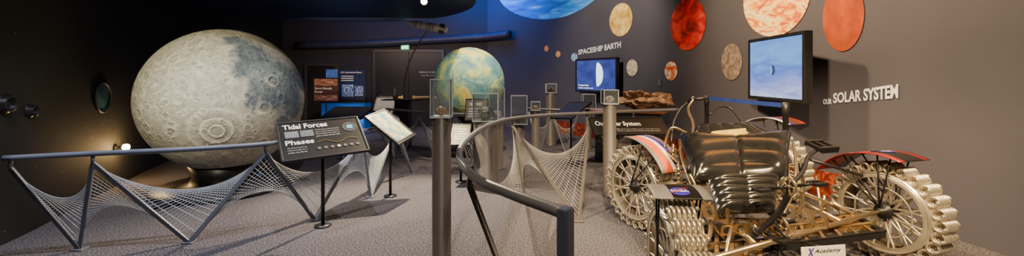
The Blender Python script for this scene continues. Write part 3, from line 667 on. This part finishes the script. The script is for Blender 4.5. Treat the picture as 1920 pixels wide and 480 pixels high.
for i in range(2): put_text(['Eight planets and countless smaller worlds orbit the Sun','held by its gravity since the birth of the solar system'][i],o+u*w*.3+v*h*(.24-.12*i),u,v,n,w*.6,h*.07,M['textg'],e,bold=0)
# stanchions with belt
pa=P(1325,187,5.9); pb=P(1473,185,4.35)
e=thing('stanchion_barrier','two black posts joined by blue retractable belt','barrier',V(pa.x,pa.y,0))
zt=1.17
for q in(pa,pb):
    MB().lathe(V(q.x,q.y,0),[(0,0),(.16,0),(.16,.015),(.04,.04),(.028,.05),(.028,zt-.08),(.036,zt-.07),(.036,zt+.06),(0,zt+.065)],n=24).obj('post',M['black'],e)
dv=V(pb.x-pa.x,pb.y-pa.y,0).normalized(); 
MB().box(V(pa.x,pa.y,zt),dv,Z1,dv.cross(Z1),(.03,(V(pb.x-pa.x,pb.y-pa.y,0)).length-.03),(-.0,.05),(-.002,.002)).obj('belt',M['screenblue'],e)
# ------------------------------------------------------------ ROVER
RO=V(2.0,3.4,0); rover=thing('pedal_rover','pedal powered moon buggy with coiled metal wheels and black vinyl seats','vehicle',RO)
coil_me=None
def wheel(c,yawdeg,width=.17):
    yaw=math.radians(yawdeg); mb=MB(); O=V(0,0,0); w=width/2
    X=V(1,0,0)
    mb.lathe(O,[(.312,-w),(.318,-w),(.318,w),(.312,w),(.312,-w)],X,56)
    def pr(r,an,x): return V(x,math.cos(an)*r,math.sin(an)*r)
    for s in(-1,1):
        mb.lathe(O+X*s*(w-.008),[(.275,-.003),(.314,-.003),(.314,.003),(.275,.003),(.275,-.003)],X,56)
        xs=s*(w-.012)
        for k in range(12):
            a=2*math.pi*k/12
            for sg in(-1,1):
                pts=[pr(.06+.225*t,a+sg*(.34*math.sin(t*math.pi*.5)),s*(.03+(w-.042)*t)) for t in [i/7 for i in range(8)]]
                mb.sweep(pts,[.010-.002*(i/7) for i in range(8)],5)
        mb.torus(V(xs*.8,0,0),X,.2,.006,40,5)
    for v_ in mb.v: v_+=c
    o=mb.obj('wheel',M['cream'],rover,origin=c); o.rotation_euler=(0,0,yaw)
    hb=MB().lathe(V(0,0,0),[(0,-w-.01),(.03,-w-.01),(.03,-w+.03),(.06,-w+.03),(.06,w-.03),(.03,w-.03),(.03,w+.01),(0,w+.01)],X,20)
    for v_ in hb.v: v_+=c
    hb.obj('hub',M['dark'],o,origin=c)
    global coil_me
    if coil_me is None:
        cm=MB(); T=6; pts=[]
        for i in range(T*16+1):
            an=2*math.pi*i/16; pts.append(V(-w+.004+(width-.008)*i/(T*16),math.cos(an)*.036,math.sin(an)*.036))
        cm.sweep(pts,.0095,6); oo=cm.obj('tread_coil',M['cream']); coil_me=oo.data; bpy.data.objects.remove(oo)
    NC=26
    for k in range(NC):
        a=2*math.pi*k/NC; q=bpy.data.objects.new('tread_coil',coil_me); COL.objects.link(q); q.parent=o; q.location=(0,math.cos(a)*.361,math.sin(a)*.361); q.rotation_euler=(a,0,0)
    return o
WA=V(.95,2.35,.407);WB=V(3.08,3.3,.407);WC=V(1.27,4.05,.407);WD=V(3.25,4.95,.407)
wheel(WA,-5);wheel(WB,17,.2);wheel(WC,27);wheel(WD,20)
def fender(c,yawdeg,R,a0,a1,width,mats,label,xo=0,name='fender'):
    yaw=math.radians(yawdeg); Rm=Matrix.Rotation(yaw,3,'Z'); K=14; nm=len(mats); mb=MB(); vs=[]
    for i in range(K+1):
        a=math.radians(a0+(a1-a0)*i/K)
        for j in range(nm+1):
            x=xo-width/2+width*j/nm; vs.append(c+Rm@V(x,-R*math.sin(a),R*math.cos(a)))
    mb.v=[Vector(q) for q in vs]
    for j in range(nm):
        for i in range(K):
            mb.f.append([i*(nm+1)+j,(i+1)*(nm+1)+j,(i+1)*(nm+1)+j+1,i*(nm+1)+j+1]); mb.m.append(j); mb.s.append(True)
    o=mb.obj(name,mats,rover,solid=.006); o['label']=label
    for s in(-1,1):
        for a in(a0*.6+a1*.4,a0*.3+a1*.7):
            a=math.radians(a); MB().sweep([c+Rm@V(s*.1,0,0.03),c+Rm@V(s*.115+xo,-R*math.sin(a),R*math.cos(a)-.004)],.006,6).obj('fender_stay',M['dark'],rover)
    def fr(a,x=0):
        a=math.radians(a); return c+Rm@V(x+xo,-R*math.sin(a),R*math.cos(a)),Rm@V(1,0,0),Rm@V(0,math.cos(a),math.sin(a)),Rm@V(0,-math.sin(a),math.cos(a))
    return fr
def emblem(fr,r):
    p,u,v,n=fr
    mb=MB(); disc(mb,p+n*.006,u,v,r,r*.85); mb.obj('emblem_disc',nmat('emblem_blue',(.05,.04,.4),.4),rover)
    put_text('NASA',p-u*r*.85-v*r*.22,u,v,n,r*1.7,r*.5,M['textw'],rover,'emblem_lettering',off=.009,bold=.02)
    MB().sweep([p+n*.009+u*(r*x)+v*(r*y) for x,y in((-1.1,-.55),(-.4,-.1),(.2,.35),(1.05,.75))],[.001,.004,.003,.001],4).obj('emblem_swoosh',M['red'],rover)
fr=fender(WA,-5,.455,-6,20,.31,[M['grey'],M['grey'],M['panel'],M['panel'],M['panel'],M['grey']],'black and grey curved fender with round blue emblem')
emblem(fr(11,.0),.055)
fr=fender(WB,17,.475,-16,22,.36,[M['darkred'],M['panel'],M['panel'],M['panel'],M['darkred']],'black fender with red edges and blue emblem')
emblem(fr(-3,.03),.06)
fender(WB,17,.48,-56,-15,.36,[M['darkred'],M['red'],M['panel']],'dark red fender flap',xo=-.06)
fender(WC,27,.5,-5,62,.3,[M['grey'],M['orange'],M['orange'],M['white'],M['blue'],M['grey']],'grey fender with orange white and blue stripes')
fender(WD,20,.6,-30,25,.32,[M['white'],M['blue'],M['copper'],M['copper'],M['copper'],M['red']],'brown fender with red white blue edges')
# frame
def T(pts,r,mat,name='frame_tube',sm=True,n=10):
    return MB().sweep(cat_rom(pts,5) if sm and len(pts)>2 else pts,r,n).obj(name,M[mat],rover)
def Tw(pts,r,mat,name='frame_tube'): return T(pts,r,mat,name,False)
Tw([WA+V(.09,0,0),WB-V(.1,.03,0)],.018,'steel','axle'); Tw([WC+V(.08,.04,0),WD-V(.08,.03,0)],.018,'dark','axle')
f1=WA.lerp(WB,.3);f2=WA.lerp(WB,.72);b1=WC.lerp(WD,.3);b2=WC.lerp(WD,.7)
for a,b in((f1,b1),(f2,b2)): Tw([a,b],.018,'steel')
Tw([f1.lerp(b1,.5),f2.lerp(b2,.5)],.016,'steel')
T([WA+V(.1,.05,.02),V(1.35,2.75,.42),V(1.5,3.1,.5),V(1.6,3.5,.55)],.015,'steel')
T([WC+V(.1,0,.05),V(1.5,3.9,.6),V(1.6,3.85,.8),V(1.62,3.8,.9)],.014,'steel')
zz=.36
pl=[P(1445,447,2.75),P(1655,452,3.0),P(1600,425,3.35),P(1450,425,3.15)]
pl=[V(q.x,q.y,zz) for q in pl]
def chan(a,b,wd=.04,ht=.03,mat='steel',name='chassis_bar'):
    d=(b-a).normalized(); sd=d.cross(Z1).normalized(); up=sd.cross(d)
    mb=MB().box(a,d,sd,up,(0,(b-a).length),(-wd/2,wd/2),(-.004,.004)); mb.box(a,d,sd,up,(0,(b-a).length),(-wd/2,-wd/2+.005),(-ht,.004)); mb.box(a,d,sd,up,(0,(b-a).length),(wd/2-.005,wd/2),(-ht,.004))
    return mb.obj(name,M[mat],rover,bevel=.001)
for a,b in((0,1),(1,2),(2,3),(3,0)): chan(pl[a],pl[b],.05,.045,'dark')
for t in(.15,.3,.45,.6,.75,.9): chan(pl[0].lerp(pl[1],t)+V(0,0,.006),pl[3].lerp(pl[2],t)+V(0,0,.006),.03,.03,'steel' if t in(.15,.45,.75) else 'gold')
for t in(.35,.7): chan(pl[0].lerp(pl[3],t)+V(0,0,.012),pl[1].lerp(pl[2],t)+V(0,0,.012),.04,.03,'gold')
# lower deck left of the platform
q0,q1,q2,q3=[V(p_.x,p_.y,.33) for p_ in (P(1315,478,2.45),P(1450,470,2.62),P(1455,430,3.1),P(1315,430,2.95))]
for a,b in((q0,q1),(q1,q2),(q2,q3),(q3,q0)): chan(a,b,.05,.04,'dark')
for t in(.2,.4,.6,.8): chan(q0.lerp(q1,t)+V(0,0,.006),q3.lerp(q2,t)+V(0,0,.006),.035,.03,'gold')
for t in(.3,.65): chan(q0.lerp(q3,t)+V(0,0,.014),q1.lerp(q2,t)+V(0,0,.014),.035,.03,'steel')
# side plates with lightening holes under seat
def plate(c,u,v,w,h,mat):
    n=u.cross(v); mb=MB(); K=20; N=4
    for i in range(N):
        cx=-w/2+w*(i+.5)/N; r=min(w/N,h)*.34; hw=w/N/2; hh=h/2; ring_i=[];ring_o=[]
        for k in range(K):
            a=2*math.pi*k/K+math.pi/K; ca,sa=math.cos(a),math.sin(a); m_=max(abs(ca)/hw,abs(sa)/hh)
            ring_i.append(c+u*(cx+ca*r)+v*(sa*r)); ring_o.append(c+u*(cx+ca/m_)+v*(sa/m_))
        vs=[p_+n*.003 for p_ in ring_i]+[p_+n*.003 for p_ in ring_o]+[p_-n*.003 for p_ in ring_i]+[p_-n*.003 for p_ in ring_o]
        fs=[]
        for k in range(K):
            l=(k+1)%K; fs+=[(k,l,K+l,K+k),(2*K+k,3*K+k,3*K+l,2*K+l),(k,2*K+k,2*K+l,l)]
        mb.add(vs,fs)
    mb.obj('chassis_plate',M[mat],rover)
plate(P(1318,392,2.95),V(.25,-.95,.1).normalized(),Z1,.5,.11,'gold')
plate(P(1490,398,3.05),V(.25,-.95,.05).normalized(),Z1,.5,.11,'steel')
plate(P(1400,428,2.78),V(.97,.22,0).normalized(),V(0,-.3,.95).normalized(),.42,.09,'gold')
plate(P(1570,412,3.2),V(.95,.3,0).normalized(),V(0,-.3,.95).normalized(),.5,.08,'steel')
# seat
def pillow(corners,nu,nv,thick,fn,mat,name):
    bl,br,tr,tl=corners; u=(br-bl).normalized(); v=(tl-bl).normalized(); n=u.cross(v).normalized()
    mb=MB(); vs=[]
    for side in(1,0):
        for j in range(nv+1):
            for i in range(nu+1):
                s,t=i/nu,j/nv; p=bl.lerp(br,s).lerp(tl.lerp(tr,s),t)
                e1=min(1,5*min(s,1-s)); e2=min(1,5*min(t,1-t)); ed=(math.sqrt(1-(1-e1)**2)*math.sqrt(1-(1-e2)**2))
                vs.append(p+n*((thick*ed*.6+fn(s,t)*(.3+.7*ed)) if side else -thick*.4*ed+(0 if 0<s<1 and 0<t<1 else fn(s,t)*.3)))
    W=nu+1; fs=[]; off=W*(nv+1)
    for j in range(nv):
        for i in range(nu):
            a=j*W+i; fs.append((a,a+1,a+W+1,a+W)); fs.append((off+a,off+a+W,off+a+W+1,off+a+1))
    mb.add(vs,fs,0,True); return mb.obj(name,M[mat],rover)
def fold(x): 
    return abs(math.sin(x*math.pi))**.6
back=lambda s,t:.016*fold(t*3.5+1.1*(2*s-1)**2)+.1*(2*s-1)**2-.012*math.exp(-((s-.5)/.02)**2)
pillow([P(1300,342,3.1),P(1470,340,3.15),P(1482,254,3.75),P(1272,258,3.7)],52,64,.08,back,'vinyl','backrest')
cush=lambda s,t:.018*fold(t*5)+.012*fold(s*2)
pillow([P(1345,402,2.74),P(1452,398,2.8),P(1460,330,3.08),P(1326,332,3.04)],40,60,.08,cush,'vinyl','seat')
pillow([P(1295,264,3.8),P(1465,260,3.85),P(1410,233,4.0),P(1305,237,3.95)],40,16,.08,lambda s,t:.012*fold(s*5),'vinyl','rear_seat')
pillow([P(1325,262,3.68),P(1405,260,3.7),P(1398,240,3.76),P(1335,246,3.74)],16,8,.03,lambda s,t:0,'yellow','foam_pad')
# seat frame
T([P(1274,262,3.75),P(1280,300,3.45),P(1298,350,3.2),P(1325,405,2.95),P(1360,450,2.9)],.012,'steel'); T([P(1486,262,3.75),P(1492,310,3.4),P(1486,360,3.2),P(1466,410,3.0),P(1455,445,2.95)],.012,'steel')
for (a,b) in(((1325,410,2.85),(1466,412,2.9)),((1305,360,3.2),(1325,470,2.7)),((1375,405,2.85),(1360,480,2.5)),((1400,408,2.9),(1450,460,2.8)),((1330,380,2.95),(1400,450,2.75)),((1290,345,3.25),(1300,430,2.8))): Tw([P(*a),P(*b)],.011,'steel')
# brake levers beside the seat
for (a,b,c_) in(((1312,400,2.7),(1304,350,2.75),(1292,325,2.8)),((1500,400,2.9),(1508,350,2.9),(1502,322,2.92))):
    T([P(*a),P(*b),P(*c_)],.009,'steel','lever'); Tw([P(*c_),P(c_[0]-2,c_[1]-16,c_[2]+.02)],.014,'black','grip')
# crank boom
T([P(1400,450,2.75),P(1450,410,2.68),P(1475,372,2.64),P(1482,350,2.62)],.02,'dark','pedal_boom')
def crank(c,ax,R,a,L,mat='dark'):
    ax=ax.normalized(); s=ax.cross(Z1).normalized(); 
    mb=MB(); mb.lathe(c,[(R*.72,-.003),(R,-.003),(R,.003),(R*.72,.003),(R*.72,-.003)],ax,36); mb.lathe(c,[(0,-.008),(R*.22,-.008),(R*.22,.008),(0,.008)],ax,20)
    for k in range(5):
        q=2*math.pi*k/5; dd=s*math.cos(q)+Z1*math.sin(q); mb.sweep([c+dd*R*.2,c+dd*R*.76],.006,5)
    for k in range(32):
        q=2*math.pi*k/32; dd=s*math.cos(q)+Z1*math.sin(q); mb.sweep([c+dd*R*.98,c+dd*(R+.006)],.003,4)
    mb.obj('chainring',M['steel'],rover)
    for sg in(1,-1):
        dd=(s*math.cos(a)+Z1*math.sin(a))*sg; st=c+ax*sg*.04; en=st+dd*L
        MB().sweep([c,st],.010,8).sweep([st,en],[.013,.009],8).obj('crank_arm',M[mat],rover)
        pc=en+ax*sg*.06
        mb=MB(); mb.sweep([en,en+ax*sg*.11],.007,8); 
        uu,vv=s,Z1
        for q in(-.032,.032): mb.box(pc+uu*q,ax,uu,vv,(-.045,.045),(-.007,.007),(-.011,.011))
        for q in(-.042,.042): mb.box(pc+ax*q,ax,uu,vv,(-.005,.005),(-.036,.036),(-.009,.009))
        mb.obj('pedal',M['black'],rover,bevel=.002)
crank(P(1478,350,2.62),V(.955,.296,0),.06,.35,.12)
crank(P(1462,425,2.7),V(.955,.296,0),.07,2.75,.11)
# big pedal top right
pc=P(1540,273,3.0)
T([P(1484,345,2.68),P(1505,322,2.78),P(1515,295,2.9),P(1530,282,2.97)],.014,'dark','crank_arm')
mb=MB(); uu=V(.95,.3,0);ww=V(-.28,.9,.3).normalized(); nn=uu.cross(ww)
for q in(-.055,.055): mb.box(pc+ww*q,uu,ww,nn,(-.085,.085),(-.012,.012),(-.02,.02))
for q in(-.08,0,.08): mb.box(pc+uu*q,uu,ww,nn,(-.01,.01),(-.06,.06),(-.014,.014))
for i in range(7): mb.box(pc+uu*(-.075+.025*i)-ww*.067,uu,ww,nn,(-.005,.005),(-.01,.004),(-.024,.024))
mb.obj('pedal',M['black'],rover,bevel=.003)
# chain
loop=cat_rom([P(1466,352,2.63),P(1478,332,2.63),P(1492,352,2.63),P(1494,400,2.7),P(1488,435,2.74),P(1464,447,2.74),P(1450,425,2.72)],10)
mb=MB()
for i in range(0,len(loop)-1,1):
    a,b=loop[i],loop[i+1]; mb.sweep([a,a.lerp(b,1.02)],.006 if i%2 else .004,5)
mb.obj('chain',M['steel'],rover)
for (px,py,d) in((1262,300,3.75),(1272,335,3.5),(1545,400,3.3)):
    c=P(px,py,d); mb=MB()
    pts=[c+V(math.cos(i*.7)*.028,math.sin(i*.7)*.028,-.12+i*.24/60) for i in range(61)]
    mb.sweep(pts,.006,6); mb.cyl(c-V(0,0,.15),c+V(0,0,.15),.012,n=8); mb.obj('spring_damper',M['steel'],rover)
# handlebars, left rear
T([P(1258,270,3.8),P(1262,232,3.9),P(1275,205,4.0),P(1292,190,4.0)],.012,'dark','handlebar')
T([P(1290,275,3.9),P(1300,235,3.9),P(1290,205,3.9),P(1300,186,3.9)],.012,'steel','handlebar')
T([P(1245,280,3.85),P(1258,240,3.8),P(1290,250,3.8),P(1312,250,3.8)],.012,'steel')
T([P(1330,215,4.3),P(1350,200,4.4),P(1372,205,4.4),P(1395,235,4.2)],.011,'dark','handlebar')
for a,b in(((1292,190,4.0),(1300,184,3.9)),((1300,186,3.9),(1328,184,3.9))): Tw([P(*a),P(*b)],.018,'black','grip')
Tw([P(1245,280,3.85),P(1290,320,3.5)],.014,'steel');Tw([P(1235,345,3.6),P(1325,345,3.3)],.015,'steel');Tw([P(1395,235,4.2),P(1475,285,3.85)],.012,'steel')
Tw([P(1505,320,3.4),P(1505,435,3.2)],.012,'steel');Tw([P(1500,360,3.2),P(1600,400,3.3)],.015,'steel');Tw([P(1530,330,3.3),P(1545,435,3.15)],.011,'steel')
Tw([P(1520,300,3.3),P(1620,330,3.4)],.012,'dark'); Tw([P(1560,380,3.25),P(1640,425,3.25)],.016,'steel')
for k in range(4):
    x=1360+20*k; T([P(x,412,2.8),P(x+15,435,2.7),P(x+40,448,2.7),P(x+60-6*k,470,2.75)],.004,'black','cable')
# sign board
e,o,u,v,n,w,h=board('name_board','white board reading Academy with blue X hung on buggy','sign',P(1503,492,2.55),P(1585,485,2.7),P(1587,459,2.72),P(1505,464,2.57),M['white'],legs=0,thick=.008,frame=False)
put_text('Academy',o+u*w*.26+v*h*.5,u,v,n,w*.62,h*.32,M['black'],e,bold=.01,shear=.3)
put_text('X',o+u*w*.1+v*h*.36,u,v,n,w*.17,h*.56,M['blue'],e,bold=.03,shear=.3)
MB().sweep([o+u*w*.5+v*h*.9-n*.01,V(o.x+.15,o.y+.25,zz)],.006,6).obj('bracket',M['dark'],e)
# ------------------------------------------------------------ lights
def spot(loc,aim,W,col,ang,blend=.5,size=.03):
    l=bpy.data.lights.new('spot','SPOT'); l.energy=W; l.color=col; l.spot_size=math.radians(ang); l.spot_blend=blend; l.shadow_soft_size=size
    o=bpy.data.objects.new('spot_light',l); COL.objects.link(o); o.location=loc; o.rotation_euler=(Vector(aim)-Vector(loc)).to_track_quat('-Z','Y').to_euler(); return o
def area(loc,aim,W,col,sx,sy):
    l=bpy.data.lights.new('area','AREA'); l.energy=W; l.color=col; l.shape='RECTANGLE'; l.size=sx; l.size_y=sy
    o=bpy.data.objects.new('area_light',l); COL.objects.link(o); o.location=loc; o.rotation_euler=(Vector(aim)-Vector(loc)).to_track_quat('-Z','Y').to_euler(); return o
def point(loc,W,col,s=.03):
    l=bpy.data.lights.new('point','POINT'); l.energy=W; l.color=col; l.shadow_soft_size=s
    o=bpy.data.objects.new('point_light',l); COL.objects.link(o); o.location=loc
warm=(1,.7,.36); 
spot((-3.4,1.5,3.0),MC+V(-.15,0,.1),520,(1,.88,.6),32,.4)
spot((-.5,4.3,3.6),EC,520,(1,.88,.6),26)
spot((.6,.3,3.9),(1.8,3.2,.5),1500,warm,58,.6)
spot((2.6,1.2,3.9),(2.6,3.6,.4),1200,warm,60,.6)
spot((3.0,2.6,3.9),(1.9,3.6,.5),500,warm,50,.6)
spot((1.2,5.4,4.0),(3.6,5.5,2.2),750,warm,85,.8,.1)
spot((1.0,3.0,4.0),(4.1,3.8,2.0),950,warm,85,.8,.15)
spot((.3,7.5,4.0),(2.3,9.2,2.6),460,(1,.82,.58),80,.8,.1)
spot((-1.5,3.0,4.0),(-2.8,4.2,0),330,(.95,.92,1),78,.7)
spot((-3.2,2.6,3.9),(-3.3,3.8,.3),300,(.85,.9,1),60,.7)
spot((0.2,3.2,4.0),(-.4,5.2,0),330,(1,.86,.72),70,.7)
spot((0.1,0.2,3.9),(0.0,2.6,.6),260,(1,.86,.68),50,.7)
spot((-.2,7,4.1),(0,8.8,0),520,(1,.8,.55),85,.7)
spot((-1.25,6.0,2.55),(-1.3,3.9,0),1100,(1,.8,.52),95,.6,.012)
spot((-3.3,4.6,2.85),(-1.6,5.2,0),260,(1,.85,.6),60,.6,.02)
spot((1.5,7.0,4.1),(.9,6.3,0),500,(1,.76,.46),80,.7)
spot((-1.2,5.2,3.5),A_.lerp(B_,.5),220,(1,.85,.62),12,.4)
area((-2.5,10.6,3.95),(-2.2,12.3,3.2),28,(.06,.2,1),5,.3)
area((-.9,11.3,3.95),(-.6,12.3,3.0),38,(.04,.22,1),1.6,.3)
area((-4,7,3.6),(-4,7,4.3),25,(.05,.15,1),3,3)
area((-3.8,9.2,2.7),(-3.8,10.8,1.0),40,(1,.74,.52),2,.3)
area((-1.8,9.6,2.9),(-1.8,12.3,1.2),26,(1,.75,.5),1.5,.3)
point((-4.2,10.2,.35),12,(.1,.4,1),.1)
point(LAMP,16,(1,.6,.25))
w=bpy.data.worlds.new('world'); bpy.context.scene.world=w; w.use_nodes=True
w.node_tree.nodes['Background'].inputs[0].default_value=(.28,.3,.45,1); w.node_tree.nodes['Background'].inputs[1].default_value=.15
# ------------------------------------------------------------ camera
cam=bpy.data.cameras.new('camera'); co=bpy.data.objects.new('camera',cam); COL.objects.link(co)
co.location=(0,0,EYE); co.rotation_euler=(math.pi/2,0,0); cam.sensor_width=36; cam.lens=F/1920*36; cam.shift_y=-(240-HY)/1920; cam.clip_start=.05
bpy.context.scene.camera=co
